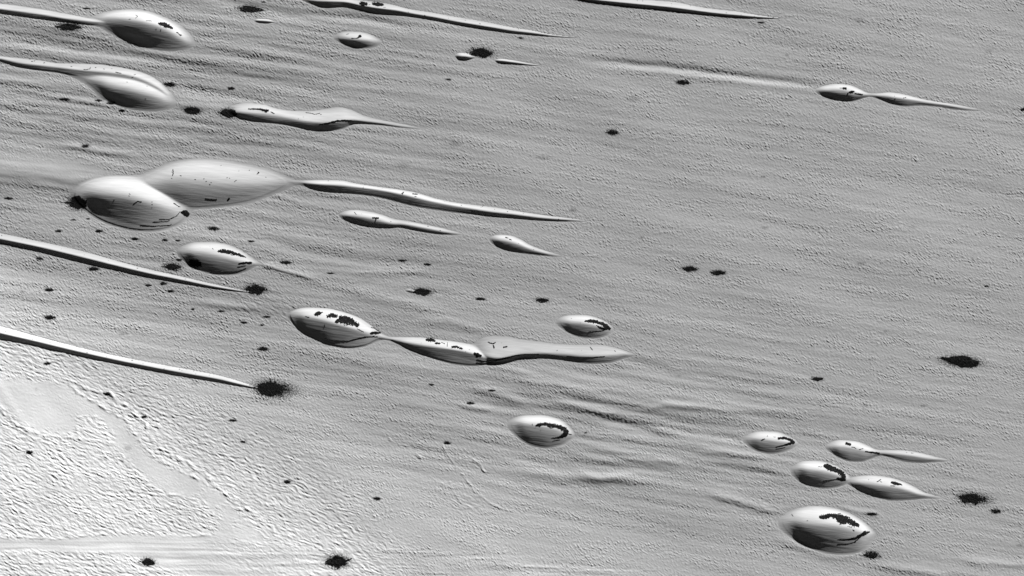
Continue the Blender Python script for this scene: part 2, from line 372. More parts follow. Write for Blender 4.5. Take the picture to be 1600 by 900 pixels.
D['dome_se3'] = [comp([(1236,733.5),(1243,727),(1258,722),(1279,722),(1300,727.3),(1315,735),(1330,750)], [(1236,735.5),(1261,733),(1288,735.5),(1306,740.5),(1321,747.5),(1330,751)],
               [(1236,739),(1242,745),(1252,751),(1270,757),(1291,760),(1312,758.5),(1324,754),(1330,752)], 7.0, 1, 0, (0,0.35), 1.1, 0.8)]
D['dome_se4'] = [comp([(1322,750),(1336,745),(1360,743.6),(1384,746),(1405,751.5),(1426,760.5),(1447,771),(1468,776),(1495,780)], [(1322,751.5),(1348,755),(1375,757.5),(1402,761),(1420,765.8),(1438,772),(1456,775.5),(1495,780.4)],
               [(1322,753),(1336,761),(1354,769),(1375,776),(1396,779.5),(1420,780),(1444,779),(1468,780),(1495,781.2)], 7.2, 1, 0, (0,0.95), 1.05, 0.65)]
D['dome_se5'] = [comp([(1217,813),(1231,803),(1249,796),(1276,793),(1300,796),(1324,803.5),(1342,814),(1354,824),(1364,833)], [(1217,816),(1249,816),(1285,817.5),(1312,821),(1336,826.5),(1352,831),(1364,835)],
               [(1217,821),(1231,833),(1249,843),(1270,852),(1294,858),(1318,860.5),(1340,859),(1355,850),(1364,839)], 12.0, 1, 0, (0,0.35), 1.1)]
D['dome_ne'] = [comp([(1274,141),(1288,134.6),(1306,131.6),(1324,133),(1339,138.4),(1357,146),(1372,146.5),(1390,145),(1408,147.2),(1432,153),(1456,158),(1486,162.6),(1516,168),(1540,172)],
               [(1274,142),(1312,141.5),(1330,144.5),(1345,147),(1360,148.3),(1378,149.8),(1402,153),(1426,156),(1444,159.3),(1474,163),(1510,169),(1540,172.4)],
               [(1274,143.5),(1294,151),(1312,155.6),(1330,157),(1345,154),(1360,151),(1378,156),(1396,162),(1417,165.3),(1438,164.5),(1465,167),(1495,171.4),(1519,173),(1540,173.2)], 6.0, 1, 0, (0,0.9), 1.0, 0.55)]
D['m1'] = [comp([(396,31.5),(404,29.4),(418,30),(432,34)], [(396,32),(410,32.6),(432,34.6)], [(396,32.5),(404,34.6),(418,35.6),(432,35.2)], 1.7, 1, 0, 0.2)]
D['m2'] = [comp([(710,86),(718,82.5),(730,83),(744,88.5)], [(710,87),(725,88),(744,89.5)], [(710,88),(718,92),(730,93.4),(744,90.5)], 2.6, 1, 0, 0.2)]
D['m3'] = [comp([(772,93),(782,91.8),(800,93.8),(830,99),(862,103.5)], [(772,94),(785,95),(800,97),(830,101),(862,104)], [(772,95),(785,98.4),(800,99.5),(830,102.5),(862,104.6)], 1.9, 1, 0, 0.4)]
D['m4'] = [comp([(632,452),(640,450.5),(648,453),(654,457)], [(632,453),(642,454),(654,458)], [(632,454.5),(642,457.5),(654,459)], 1.1, 1, 0, 0.2)]

FIELD = {}
for key, comps in D.items():
    fx0 = math.floor(min(c['top'][0][0] for c in comps))-14; fx1 = math.ceil(max(c['top'][-1][0] for c in comps))+14
    fy0 = math.floor(min(min(p[1] for p in c['top']) for c in comps))-12; fy1 = math.ceil(max(max(p[1] for p in c['bot']) for c in comps))+14
    st = 0.5
    XX, YY = np.meshgrid(np.arange(fx0, fx1+.01, st), np.arange(fy0, fy1+.01, st))
    tiny = key in ('m1', 'm2', 'm3', 'm4')
    thin_ = key in ('ridge_w', 'ridge_sw', 'ridge_n', 'ridge_ne')
    h = dune_height(comps, XX, YY, (0.5 if tiny else 0.4 if thin_ else 2.1)/st, (1.0 if tiny else 0.9 if thin_ else 4.4)/st)
    FIELD[key] = (fx0, fy0, st, h, (fx0, fx1, fy0, fy1))
def dune_h(key, X, Y):
    fx0, fy0, st, A, _ = FIELD[key]
    fx = (X-fx0)/st; fy = (Y-fy0)/st
    ok = (fx >= 0) & (fy >= 0) & (fx <= A.shape[1]-1) & (fy <= A.shape[0]-1)
    fx = np.clip(fx, 0, A.shape[1]-1.001); fy = np.clip(fy, 0, A.shape[0]-1.001)
    i = fx.astype(int); j = fy.astype(int); fx = fx-i; fy = fy-j
    v = (A[j, i]*(1-fx)+A[j, i+1]*fx)*(1-fy) + (A[j+1, i]*(1-fx)+A[j+1, i+1]*fx)*fy
    return np.where(ok, v, 0.0)

# ------------------------------------------------------------------ ground grid
STEP = 0.8
GX0, GX1, GY0, GY1 = -120, 1720, -90, 990
gx = GX0 + STEP*np.arange(int(round((GX1-GX0)/STEP))+1); gy = GY0 + STEP*np.arange(int(round((GY1-GY0)/STEP))+1)
GXX, GYY = np.meshgrid(gx, gy)
GS = smooth_ground(GXX, GYY)
GM = micro_ground(GXX, GYY)
DH = np.zeros(GXX.shape)
for key in D:
    x0, x1, y0, y1 = FIELD[key][4]
    sl = (slice(max(int((y0-GY0)/STEP), 0), int((y1-GY0)/STEP)), slice(max(int((x0-GX0)/STEP), 0), int((x1-GX0)/STEP)))
    DH[sl] = np.maximum(DH[sl], dune_h(key, GXX[sl], GYY[sl]))
near = np.clip(blur(sstep(0.0, 0.5, DH), 4/STEP, 9/STEP)*1.8, 0, 1)
GS = GS + (blur(GS, 9/STEP, 22/STEP)-GS)*near                      # sand drapes evenly round the dunes
GZ = GS + GM*(1-0.75*np.clip(blur(sstep(0.02, 0.3, DH), 1.2/STEP, 2/STEP)*1.6, 0, 1)) - np.minimum(DH*0.6, 1.5)
fade = sstep(0, 70, np.minimum(np.minimum(GXX-GX0, GX1-GXX), np.minimum(GYY-GY0, GY1-GYY)))
GZ = GZ*fade
def bil(A, X, Y):
    fx = np.clip((X-GX0)/STEP, 0, A.shape[1]-1.001); fy = np.clip((Y-GY0)/STEP, 0, A.shape[0]-1.001)
    i = fx.astype(int); j = fy.astype(int); fx = fx-i; fy = fy-j
    return (A[j, i]*(1-fx)+A[j, i+1]*fx)*(1-fy) + (A[j+1, i]*(1-fx)+A[j+1, i+1]*fx)*fy

# ------------------------------------------------------------------ materials
def newmat(name):
    m = bpy.data.materials.new(name); m.use_nodes = True
    n = m.node_tree; b = n.nodes['Principled BSDF']
    b.inputs['Roughness'].default_value = 1.0
    b.inputs['Specular IOR Level'].default_value = 0.0
    return m, n, b
def streak_noise(n, scale, rot, stretch, detail=4.0):
    geo = n.nodes.new('ShaderNodeNewGeometry')
    mp = n.nodes.new('ShaderNodeMapping'); mp.inputs['Rotation'].default_value = (0, 0, R(rot)); mp.inputs['Scale'].default_value = stretch
    no = n.nodes.new('ShaderNodeTexNoise'); no.inputs['Scale'].default_value = scale; no.inputs['Detail'].default_value = detail
    n.links.new(geo.outputs['Position'], mp.inputs['Vector']); n.links.new(mp.outputs[0], no.inputs['Vector'])
    return no
def grey_ramp(n, src, pairs):
    r = n.nodes.new('ShaderNodeValToRGB')
    e = r.color_ramp.elements
    while len(e) < len(pairs): e.new(0.5)
    for k, (p, v) in enumerate(pairs):
        e[k].position = p; e[k].color = (v, v, v, 1)
    n.links.new(src, r.inputs[0]); return r
def ground_material():
    m, n, b = newmat('frosted_ground')
    at = n.nodes.new('ShaderNodeAttribute'); at.attribute_name = 'tone'
    no = streak_noise(n, 0.05, 7, (1, 6, 1))
    fine = streak_noise(n, 0.5, 20, (1, 2, 1), 3)
    ra = grey_ramp(n, no.outputs[0], [(0.3, 0.95), (0.7, 1.05)])
    rb = grey_ramp(n, fine.outputs[0], [(0.3, 0.94), (0.7, 1.06)])
    m1 = n.nodes.new('ShaderNodeMath'); m1.operation = 'MULTIPLY'
    m2 = n.nodes.new('ShaderNodeMath'); m2.operation = 'MULTIPLY'
    n.links.new(at.outputs['Fac'], m1.inputs[0]); n.links.new(ra.outputs[0], m1.inputs[1])
    n.links.new(m1.outputs[0], m2.inputs[0]); n.links.new(rb.outputs[0], m2.inputs[1])
    n.links.new(m2.outputs[0], b.inputs['Base Color'])
    bn = streak_noise(n, 0.9, 30, (1, 1.8, 1), 3)
    bu = n.nodes.new('ShaderNodeBump'); bu.inputs['Strength'].default_value = 0.25; bu.inputs['Distance'].default_value = 0.25
    n.links.new(bn.outputs[0], bu.inputs['Height']); n.links.new(bu.outputs[0], b.inputs['Normal'])
    return m
def dune_material():
    m, n, b = newmat('frosted_sand')
    at = n.nodes.new('ShaderNodeAttribute'); at.attribute_name = 'tone'
    no = streak_noise(n, 0.12, 10, (0.25, 2.0, 1), 5)
    ra = grey_ramp(n, no.outputs[0], [(0.3, 0.92), (0.7, 1.06)])
    m1 = n.nodes.new('ShaderNodeMath'); m1.operation = 'MULTIPLY'
    n.links.new(at.outputs['Fac'], m1.inputs[0]); n.links.new(ra.outputs[0], m1.inputs[1])
    n.links.new(m1.outputs[0], b.inputs['Base Color'])
    bn = streak_noise(n, 0.35, 10, (0.18, 1.6, 1), 4)
    bu = n.nodes.new('ShaderNodeBump'); bu.inputs['Strength'].default_value = 0.5; bu.inputs['Distance'].default_value = 0.3
    n.links.new(bn.outputs[0], bu.inputs['Height']); n.links.new(bu.outputs[0], b.inputs['Normal'])
    return m
def dark_material():
    m, n, b = newmat('dark_sand')
    no = streak_noise(n, 0.55, 10, (1, 1.6, 1), 4)
    ra = grey_ramp(n, no.outputs[0], [(0.35, 0.005), (0.56, 0.012), (0.74, 0.045)])
    n.links.new(ra.outputs[0], b.inputs['Base Color'])
    return m
M_G, M_D, M_K = ground_material(), dune_material(), dark_material()

# ------------------------------------------------------------------ mesh helper
def grid_mesh(name, X, Y, Z, keep, mat, tone=None, origin=(0, 0, 0), smooth=True):
    """X, Y in plan coordinates; keep = boolean per vertex; a face stays when all its corners are kept"""
    ny, nx = X.shape
    idx = np.arange(nx*ny).reshape(ny, nx)
    k = keep[:-1, :-1] & keep[1:, :-1] & keep[:-1, 1:] & keep[1:, 1:]
    a = idx[:-1, :-1][k]; b = idx[1:, :-1][k]; c = idx[1:, 1:][k]; d = idx[:-1, 1:][k]
    if len(a) == 0: return None
    F = np.stack([a, b, c, d], 1).ravel()          # plan v is world -y, so this order faces up
    used, inv = np.unique(F, return_inverse=True)
    co = np.stack([X.ravel()[used]-800-origin[0], 450-Y.ravel()[used]-origin[1], Z.ravel()[used]-origin[2]], 1).astype(np.float32)
    me = bpy.data.meshes.new(name)
    me.vertices.add(len(co)); me.vertices.foreach_set('co', co.ravel())
    nf = len(F)//4
    me.loops.add(nf*4); me.loops.foreach_set('vertex_index', inv.astype(np.int32).ravel())
    me.polygons.add(nf)
    me.polygons.foreach_set('loop_start', (np.arange(nf)*4).astype(np.int32))
    me.polygons.foreach_set('loop_total', np.full(nf, 4, np.int32))
    if smooth: me.polygons.foreach_set('use_smooth', np.ones(nf, bool))
    me.update(calc_edges=True); me.validate()
    if tone is not None:
        at = me.attributes.new('tone', 'FLOAT', 'POINT')
        at.data.foreach_set('value', tone.ravel()[used].astype(np.float32))
    me.materials.append(mat)
    o = bpy.data.objects.new(name, me); o.location = origin
    C.objects.link(o)
    return o

# ground tone: whiter in the lower left flats, greyer up the plain
SMUDGES = [(710,225,8,4,.25),(990,155,7,4,.22),(629,260,8,4,.2),(560,109,11,3,.15),(1343,32,6,3,.25),(1545,80,5,3,.25),(1432,42,3,2,.2),
 (850,246,10,2.5,.22),(1345,412,6,2.5,.3),(1194,356,5,2,.3),(1360,562,4,1.5,.3),(1384,518,3,1.5,.25),(1352,634,3,3,.25),(1443,634,4,1.5,.35),
 (1528,458,3,1.5,.2),(1412,424,3,1,.2),(1426,355,5,2,.2),(1048,207,3,2,.2),(701,124,4,1.5,.4),(1192,276,3,1.5,.4),(1003,371,3,1.5,.4),
 (895,328,5,3,.3),(1190,35,4,2,.3),(36,455,4,2,.3),(193,521,6,3,.25),(200,700,5,3,.25),(760,740,3,1.5,.3),(305,598,5,3,.2),(1060,588,3,2,.2),
 (815,60,4,1.5,.4),(1048,62,3,1.5,.35),(1230,86,3,1.5,.3),(1520,404,3,2,.2),(57,608,2,2,.2),(1208,862,2,1.5,.3),(1594,852,4,2,.3)]
# dark patches: x, y, half length, half width, label, look, dip, tail, feathering
P = [
 (108,42,19,6.5,'mottled black patch just below the thin ridge in the upper left corner','lens',0,0,.75),
 (135,13,5.5,1.3,'tiny black streak above the thin ridge in the upper left corner','lens',0,0,.5),
 (391,14,20,5.5,'long mottled black patch near the top edge, above a tiny pale drift','ring',3,-.25,.6),
 (102,155,8,2.2,'flat dark patch on a low swell, first in the row under the left edge dune','ring',3,0,.5),
 (154,157,5.5,1.8,'small flat dark patch right under the rounded hump of the left edge dune','ring',3,0,.5),
 (174,161,6.5,2.4,'dark ringed patch touching the foot of the left edge dune','ring',0,0,.5),
 (191,173,5,2.2,'small dark patch below the ringed one at the foot of the left edge dune','lens',5,0,.6),
 (266,132,9,3.4,'speckled black patch beside the right shoulder of the left edge dune','lens',8,0,.7),
 (361,138,6,2.4,'small grey black patch above the black left tip of the wavy long dune','ring',0,0,.7),
 (317,140,2.5,1.2,'black dot between the left edge dune and the wavy long dune','lens',0,0,.4),
 (301,173,14,6,'mottled diamond shaped black patch left of the wavy long dune','lens',3,0,.65),
 (358,177,14.5,7.5,'round black patch covering the left tip of the wavy long dune','lens',5,0,.45),
 (134,228,6.5,2.8,'small dark patch on a rippled swell well above the largest dune','ring',0,0,.6),
 (412,3,3,1,'faint black dash at the very top edge near the long mottled patch','lens',0,0,.4),
 (752,82,19,7.5,'round ringed black patch between two thin drifts near the top','ring',4,0,.55),
 (701,124.5,4,1.3,'tiny dark dash below the left drift of the round ringed patch','lens',5,0,.5),
 (13,310,6.5,2,'flat dark patch at the left edge, level with the largest dune','ring',3,0,.5),
 (122,317,16,11,'big black patch buried in the left foot of the largest dune','lens',2,-.9,.5),
 (115,343.5,4,1.2,'tiny dark dash just below the big patch at the largest dune','lens',0,0,.5),
 (138,342,3,1.1,'tiny black dot under the left hump of the largest dune','lens',0,0,.5),
 (92,361,5,2,'small black patch, leftmost of the row below the largest dune','lens',3,0,.5),
 (155,361,6,2.2,'small black patch, second from left in the row below the largest dune','lens',3,0,.6),
 (211,373,6.5,2,'small black patch, third from left in the row below the largest dune','lens',3,0,.6),
 (258,375,5,1.7,'small black dash right above the left tip of the oval gashed dune','lens',3,0,.5),
 (278,376,4,1.3,'smallest black dash above the oval gashed dune','lens',0,0,.5),
 (333,357,9.5,3,'dark ringed patch directly above the oval gashed dune','ring',2,0,.6),
 (392,377,5,1.4,'tiny dark dash above the right end of the oval gashed dune','lens',3,0,.5),
 (447,410,9,2.6,'flat black lens shaped patch right of the oval gashed dune','lens',3,0,.5),
 (62,404,6,2.2,'small dark patch below the upper straight ridge, near the left edge','lens',3,0,.5),
 (147,420,8.5,3,'black patch touching the foot of the upper straight ridge','lens',0,0,.6),
 (270,417,15,5.5,'mottled black patch left of the foot of the oval gashed dune','lens',4,.2,.7),
 (280,406,5,1.8,'small dark dash at the left tip of the oval gashed dune','lens',3,0,.5),
 (305,411.5,12,6.8,'solid black patch tucked under the oval gashed dune','lens',12,0,.35),
 (232,445.5,5,1.6,'small dark dash below the upper straight ridge, left of a ringed patch','lens',3,0,.5),
 (255,443,5.5,2.6,'small ringed dark patch touching the foot of the upper straight ridge','ring',0,0,.5),
 (267,454.5,5.5,1.8,'small dark dash just under the ringed patch at the upper ridge','lens',3,0,.6),
 (400,452,16,8,'round black patch at the right end of the upper straight ridge','lens',3,0,.7),
 (77,453,7.5,2.8,'upper of two dark patches between the two straight ridges at left','lens',2,0,.5),
 (78,496,9,3.3,'lower of two dark patches between the two straight ridges at left','lens',2,0,.6),
 (301,483,2.5,1.7,'black dot between the two ridges, first of a row to the right','lens',0,0,.4),
 (346,486,5,1.4,'small black dash between the two ridges, below the round black patch','lens',0,0,.4),
 (417,495,5.5,1.7,'black dash left of the first hump of the chain dune','lens',0,0,.5),
 (381,504,5.5,1.8,'black dash lower left of the chain dune, left of a tiny dot','lens',0,0,.5),
 (409,508,3,1.2,'tiny black dot beneath the dash left of the chain dune','lens',0,0,.4),
 (412,545,8.5,3.2,'dark patch with feathered top, above the biggest black patch','lens',0,0,.75),
 (74,568,5,2.2,'small grey black patch below the lower straight ridge','lens',0,0,.8),
 (423,608,26,13.5,'biggest black patch, with a feathered right side, at the lower ridge end','lens',2,.45,.75),
 (168,615.5,6,3,'small dark patch on the upper scarp of the bright flats','ring',5,0,.9),
 (226,651,4.5,2,'small dark patch beside the scarp at the bright channel','lens',0,0,.6),
 (364,657,5.5,2,'small dark patch in the rippled field below the biggest black patch','lens',0,0,.7),
 (380,690,4,1.8,'smaller dark patch, lower of two in the rippled field','lens',0,0,.7),
 (46,707,6,3,'grey black patch on bright ripples near the left edge','lens',0,0,.6),
 (449,753,5.5,2.8,'dark patch in ripples at the right border of the bright flats','lens',0,0,.7),
 (589,779,6,2.6,'small black patch alone on smooth ground, lower middle','lens',0,0,.5),
 (231,878,11.5,6,'dark dome shaped patch on the smooth band at the bottom edge, left one','lens',0,.15,.35),
 (527,877,18,10.5,'large mottled black patch at the bottom edge, right one','lens',-4,.35,.75),
 (517,427,6,1.3,'thin dark dash on a low swell, left of two dashes in a row','lens',0,0,.6),
 (629,407,6.5,1.5,'thin dark dash in the middle plain, left neighbour of a black dot','lens',0,0,.6),
 (668,413,5.5,1.9,'small black patch below the slim club shaped dune','lens',0,0,.7),
 (660,456,15,5.5,'black mottled patch above the chain dune beside a tiny drift','lens',3,0,.6),
 (751,467,9,2.2,'thin black patch between two larger ones above the chain dune','lens',2,0,.7),
 (847,469,10.5,3.8,'black patch with a pointed left tip above the small arrowhead dune','lens',3,-.25,.6),
 (674,601,4.5,1.6,'tiny black dash below the second hump of the chain dune','lens',0,0,.4),
 (768,610,5.5,1.5,'tiny black dash on a wavy swell below the chain dune','lens',0,0,.4),
 (735,630,7,2,'small black dash above a bright low swell, below the chain dune','lens',0,0,.5),
 (699,692,5.5,2.5,'small dark patch on a crooked bright scarp in the lower middle','lens',0,0,.7),
 (957,207,9.5,4.4,'lonely ringed patch with a small left lobe on the upper middle plain','ring',2,-.4,.5),
 (1067,129,10.5,3.8,'black patch just below a long shallow trough','ring',3,0,.4),
 (1078,420,12.5,4.2,'left patch of the close pair on the middle right plain','lens',2,-.15,.45),
 (1122,426,11.5,4,'right patch of the close pair on the middle right plain','lens',0,0,.5),
 (1277,592,9.5,3.2,'small black lens shaped patch above the lower right dunes','lens',0,0,.35),
 (1503,565,29,9,'long solid black patch at the far right, tapering to its left','lens',8,-.5,.35),
 (1518,779,21,8.5,'fuzzy black patch off the tail of the leaf shaped dune','lens',6,-.1,.8),
 (1556,799,8,3.8,'small ringed patch below the fuzzy one at lower right','ring',0,0,.5),
 (1362,803,8.5,2.8,'small solid black patch above the tip of the lowest dune','lens',0,0,.5),
 (1362,867,12,6,'round ringed patch below the tip of the lowest dune','ring',0,-.1,.55),
 (1599,171,4,2.4,'black patch cut by the right edge of the picture','lens',0,0,.5),
 (1541,447,4,1.2,'tiny dark dash on the far right plain above the long black patch','lens',-12,0,.6),
 (1408,150,2,.8,'','skip',0,0,0),
 (1189,35,5,1.3,'tiny dark dash below the end of the topmost ridge','lens',5,0,.7),
 (813,59,4,1.2,'tiny dark dash under the tail of the top edge ridge','lens',5,0,.6),
 (995,655,3.5,.9,'','skip',0,0,0),
 (915,676,3,.9,'tiny slanted dash right of the black hook dune','lens',-50,0,.5),
]
def tone_map(X, Y):
    d = ((Y-430) - 0.43*X + 30*perlin(X/180, Y/120, 91))
    t = 0.385 + 0.18*sstep(-110, 130, d) + 0.24*sstep(30, 300, (Y-520) - 0.75*X + 200 + 30*perlin(X/90, Y/70, 96))
    t = t - 0.03*np.exp(-((X-350)/330)**2-((Y-130)/130)**2) - 0.03*np.exp(-((X-520)/260)**2-((Y-430)/80)**2) + 0.02*sstep(900, 1600, X)
    t = t*(1 + 0.16*sstep(-10, 90, (Y-455)-0.45*X)*aniso(X, Y, 70, 26, 30, 95))
    t = t*(1 + 0.05*aniso(X, Y, 260, 24, 8, 92) + 0.03*aniso(X, Y, 60, 9, 14, 93))
    for sx, sy, rx, ry, a in SMUDGES:
        m = (abs(X-sx) < rx*2.5) & (abs(Y-sy) < ry*2.5)
        if m.any():
            e = ((X[m]-sx)/rx)**2 + ((Y[m]-sy)/ry)**2
            t[m] *= 1 - a*3.0*np.clip(np.exp(-e)*(0.7+1.6*perlin(X[m]/2.1, Y[m]/1.5, 94)), 0, .4)
    # grey dust thinning out round every dark patch
    for x, y, rx, ry, lab, kind, rot, tail, fz in P:
        if kind == 'skip': continue
        m = (abs(X-x) < rx*2.6) & (abs(Y-y) < ry*2.8)
        if not m.any(): continue
        dx = X[m]-x; dy = Y[m]-y-0.07*dx
        if 20 < rx < 27: dx = np.where(dx > 0, dx*0.7, dx)
        e = np.sqrt((dx/rx)**2 + (dy/ry)**2)
        n = perlin(X[m]/2.3, Y[m]/1.5, 97)
        t[m] *= 1 - (0.78*sstep(1.4, 0.7, e + 1.0*n))
    return t
GT = tone_map(GXX, GYY)
g = grid_mesh('ground', GXX, GYY, GZ, np.ones(GXX.shape, bool), M_G, GT)
g['kind'] = 'structure'
# the plain goes on beyond the detailed sheet: concentric rings that share its edge height
def outer_plain():
    xs = [-14000,-6000,-2500,-1000,-400,-120]; xe = [1720,2000,2600,4000,8000,16000]
    xa = np.array(xs + list(np.linspace(-120, 1720, 47))[1:-1] + xe, float)
    ya = np.array([-14000,-6000,-2500,-1000,-400,-90] + list(np.linspace(-90, 990, 28))[1:-1] + [990,1300,1900,3400,7000,15000], float)
    X, Y = np.meshgrid(xa, ya)
    ny, nx = X.shape
    fx = (xa[:-1]+xa[1:])/2; fy = (ya[:-1]+ya[1:])/2
    vs = [(X[j, i]-800, 450-Y[j, i], 0.0) for j in range(ny) for i in range(nx)]
    fs = []
    for j in range(ny-1):
        for i in range(nx-1):
            if GX0 < fx[i] < GX1 and GY0 < fy[j] < GY1: continue
            fs.append((j*nx+i, (j+1)*nx+i, (j+1)*nx+i+1, j*nx+i+1))
    me = bpy.data.meshes.new('plain'); me.from_pydata(vs, [], fs)
    at = me.attributes.new('tone', 'FLOAT', 'POINT')
    at.data.foreach_set('value', tone_map(X, Y).ravel().astype(np.float32))
    me.materials.append(M_G)
    o = bpy.data.objects.new('plain', me); C.objects.link(o); o['kind'] = 'structure'
outer_plain()

# ------------------------------------------------------------------ builders
DUNE_TONE = 0.49
def dune_surface(key, X, Y):
    h = dune_h(key, X, Y)
    low = (aniso(X, Y, 50, 5, 10, 101)*0.12 + aniso(X, Y+2*perlin(X/40, Y/9, 104), 34, 1.9, 10, 103)*0.055)*sstep(0.5, 3, h)
    ragged = perlin(X/6, Y/4, 102)*0.12
    return bil(GS*fade, X, Y) + h + low - 0.14*(1-sstep(0, 0.5, h)) + ragged*0.6*(1-sstep(0, 1.2, h)), h
def make_dune(key, name, label, cat, group, step=1.0):
    comps = D[key]
    x0, x1, y0, y1 = FIELD[key][4]
    x0 = max(x0, GX0+2); y0 = max(y0, GY0+2)
    X, Y = np.meshgrid(np.arange(x0, x1+step, step), np.arange(y0, y1+step, step))
    Z, h = dune_surface(key, X, Y)
    cx, cy = (x0+x1)/2-800, 450-(y0+y1)/2
    gt = bil(GT, X, Y)
    tone = gt + (np.maximum(gt, DUNE_TONE)-gt)*sstep(0.0, 3.5, h)
    o = grid_mesh(name, X, Y, Z, h > 0.03, M_D, tone, (cx, cy, 0))
    o['label'] = label; o['category'] = cat; o['group'] = group
    return o
rng = np.random.RandomState(5)
def biggest_piece(m):
    k = m > 0
    f = k[:-1, :-1] & k[1:, :-1] & k[:-1, 1:] & k[1:, 1:]
    lab = np.zeros(f.shape, int); n = 0; best = (0, 0)
    for j, i in zip(*np.nonzero(f)):
        if lab[j, i]: continue
        n += 1; st = [(j, i)]; lab[j, i] = n; cnt = 0
        while st:
            a, b = st.pop(); cnt += 1
            for c, d in ((a+1, b), (a-1, b), (a, b+1), (a, b-1)):
                if 0 <= c < f.shape[0] and 0 <= d < f.shape[1] and f[c, d] and not lab[c, d]:
                    lab[c, d] = n; st.append((c, d))
        if cnt > best[0]: best = (cnt, n)
    g = lab == best[1] if best[1] else f
    kk = np.zeros(k.shape, bool)
    kk[:-1, :-1] |= g; kk[1:, :-1] |= g; kk[:-1, 1:] |= g; kk[1:, 1:] |= g
    return np.where(kk, m, -1)
def dark_mesh(name, x0, x1, y0, y1, maskf, zf, lift=0.12, thick=0.35, step=0.5, parent=None):
    X, Y = np.meshgrid(np.arange(x0, x1+step, step), np.arange(y0, y1+step, step))
    m = maskf(X, Y)
    if parent is not None: m = biggest_piece(m)
    Z = zf(X, Y)
    Z = Z + lift + thick*np.clip(m, 0, 1)
    cx, cy = (x0+x1)/2, (y0+y1)/2
    zz = float(Z.mean())
    o = grid_mesh(name, X, Y, Z, m > 0, M_K, None, (cx-800, 450-cy, zz))
    if o is None: return None
    # give the crust its own thickness: rim skirt reaching into the ground
    me = o.data
    import bmesh
    bm = bmesh.new(); bm.from_mesh(me)
    be = [e for e in bm.edges if e.is_boundary]
    r = bmesh.ops.extrude_edge_only(bm, edges=be)
    for v in r['geom']:
        if isinstance(v, bmesh.types.BMVert): v.co.z -= lift + 0.25
    bm.to_mesh(me); bm.free()
    if parent is not None:
        o.parent = parent
        o.location = (cx-800-parent.location[0], 450-cy-parent.location[1], zz-parent.location[2])
    return o
def crack(parent, key, name, pts, wid, jag=0.7, label=None, seed=None):
    """a ragged dark opening along pts; wid a number or one per point"""
    s = int(rng.randint(1, 900)) if seed is None else seed
    ws = [wid]*len(pts) if not hasattr(wid, '__len__') else wid
    mx = max(ws)
    xs = [p[0] for p in pts]; ys = [p[1] for p in pts]
    L = [0]
    for a, b in zip(pts[:-1], pts[1:]): L.append(L[-1]+math.hypot(b[0]-a[0], b[1]-a[1]))
    tt = np.array(L)/L[-1]
    def mk(X, Y):
        Xw = X + 1.1*jag*perlin(X/2.6, Y/2.6, s); Yw = Y + 0.9*jag*perlin(X/2.6, Y/2.2, s+1)
        Yw = Yw + (mx > 1.5)*0.8*perlin(X/5, Y/4, s+5)
        d, t = polydist(Xw, Yw, pts)
        w_ = np.interp(t, tt, ws)
        return (w_*(1 + jag*1.1*perlin(X/2.0, Y/1.5, s+2)) - d)/max(mx, .6)
    def zf(X, Y): return dune_surface(key, X, Y)[0]
    o = dark_mesh(name, min(xs)-mx-3, max(xs)+mx+3, min(ys)-mx-3, max(ys)+mx+3, mk, zf, 0.14, 0.2, 0.4, parent)
    if o is not None and label: o['label'] = label
    return o
def surface_all(X, Y):
    z = bil(GZ, X, Y)
    for key in D:
        bx0, bx1, by0, by1 = FIELD[key][4]
        if X.max() < bx0 or X.min() > bx1 or Y.max() < by0 or Y.min() > by1: continue
        zz, h = dune_surface(key, X, Y)
        z = np.where(h > 0.03, np.maximum(z, zz), z)
    return z
PATCH_GROUP = 'dark sand patches scattered over the pale ground'
def patch(x, y, rx, ry, label, kind='lens', rot=4, tail=0.0, fuzz=0.5):
    s = int(rng.randint(1, 900))
    c, sn = math.cos(R(rot)), math.sin(R(rot))
    small = rx < 7
    def mk(X, Y):
        dx = (X-x)*c + (Y-y)*sn; dy = -(X-x)*sn + (Y-y)*c
        dx = dx + 0.10*rx*perlin(X/(rx*.5+1), Y/(ry*.6+1), s); 
        ax = np.abs(dx)/rx; ay = np.abs(dy)/ry
        base = 1 - (ax**1.45 + ay**1.6)*(1 + 0.7*perlin(X/(rx*.45+1.5), Y/(ry*.7+1), s+6))
        if tail:
            side = np.sign(tail); tx = dx*side
            tl = 1 - ((tx/(rx*(1+abs(tail))))**1.0 + (ay*(1.6 + 1.5*np.clip(tx/rx, 0, 3)))**1.2)
            base = np.maximum(base, np.where(tx > 0, np.nan_to_num(tl, nan=-1), -1))
        n = perlin(X/1.5, Y/1.05, s+1)*(0.95 if not small else .6) + perlin(X/3.4, Y/2.0, s+2)*0.7
        m = base*(1.5 if rx < 14 else 2.2) + n*fuzz*(1.5 if not small else 1.4)*np.clip(0.35 + 0.75*(ax+ay), 0, 1.15)
        # pale rings where frost shows inside the patch
        if kind == 'ring':
            rr = np.sqrt(ax**2+ay**2)
            m = m - 0.9*np.exp(-((rr-0.5-0.45*perlin(X/4, Y/2.4, s+4))/0.09)**2)*(perlin(X/3, Y/2, s+3)+.12 > 0)
        return m
    ext = rx*(1.25+abs(tail))+2
    o = dark_mesh('dark_patch', x-ext, x+ext, y-ry*1.5-2, y+ry*1.5+2, mk, surface_all, 0.10, 0.25, 0.5 if rx > 7 else 0.4)
    if o is None: print('EMPTY PATCH', x, y, label); return
    o['label'] = label; o['category'] = 'dark patch'; o['group'] = PATCH_GROUP
    return o
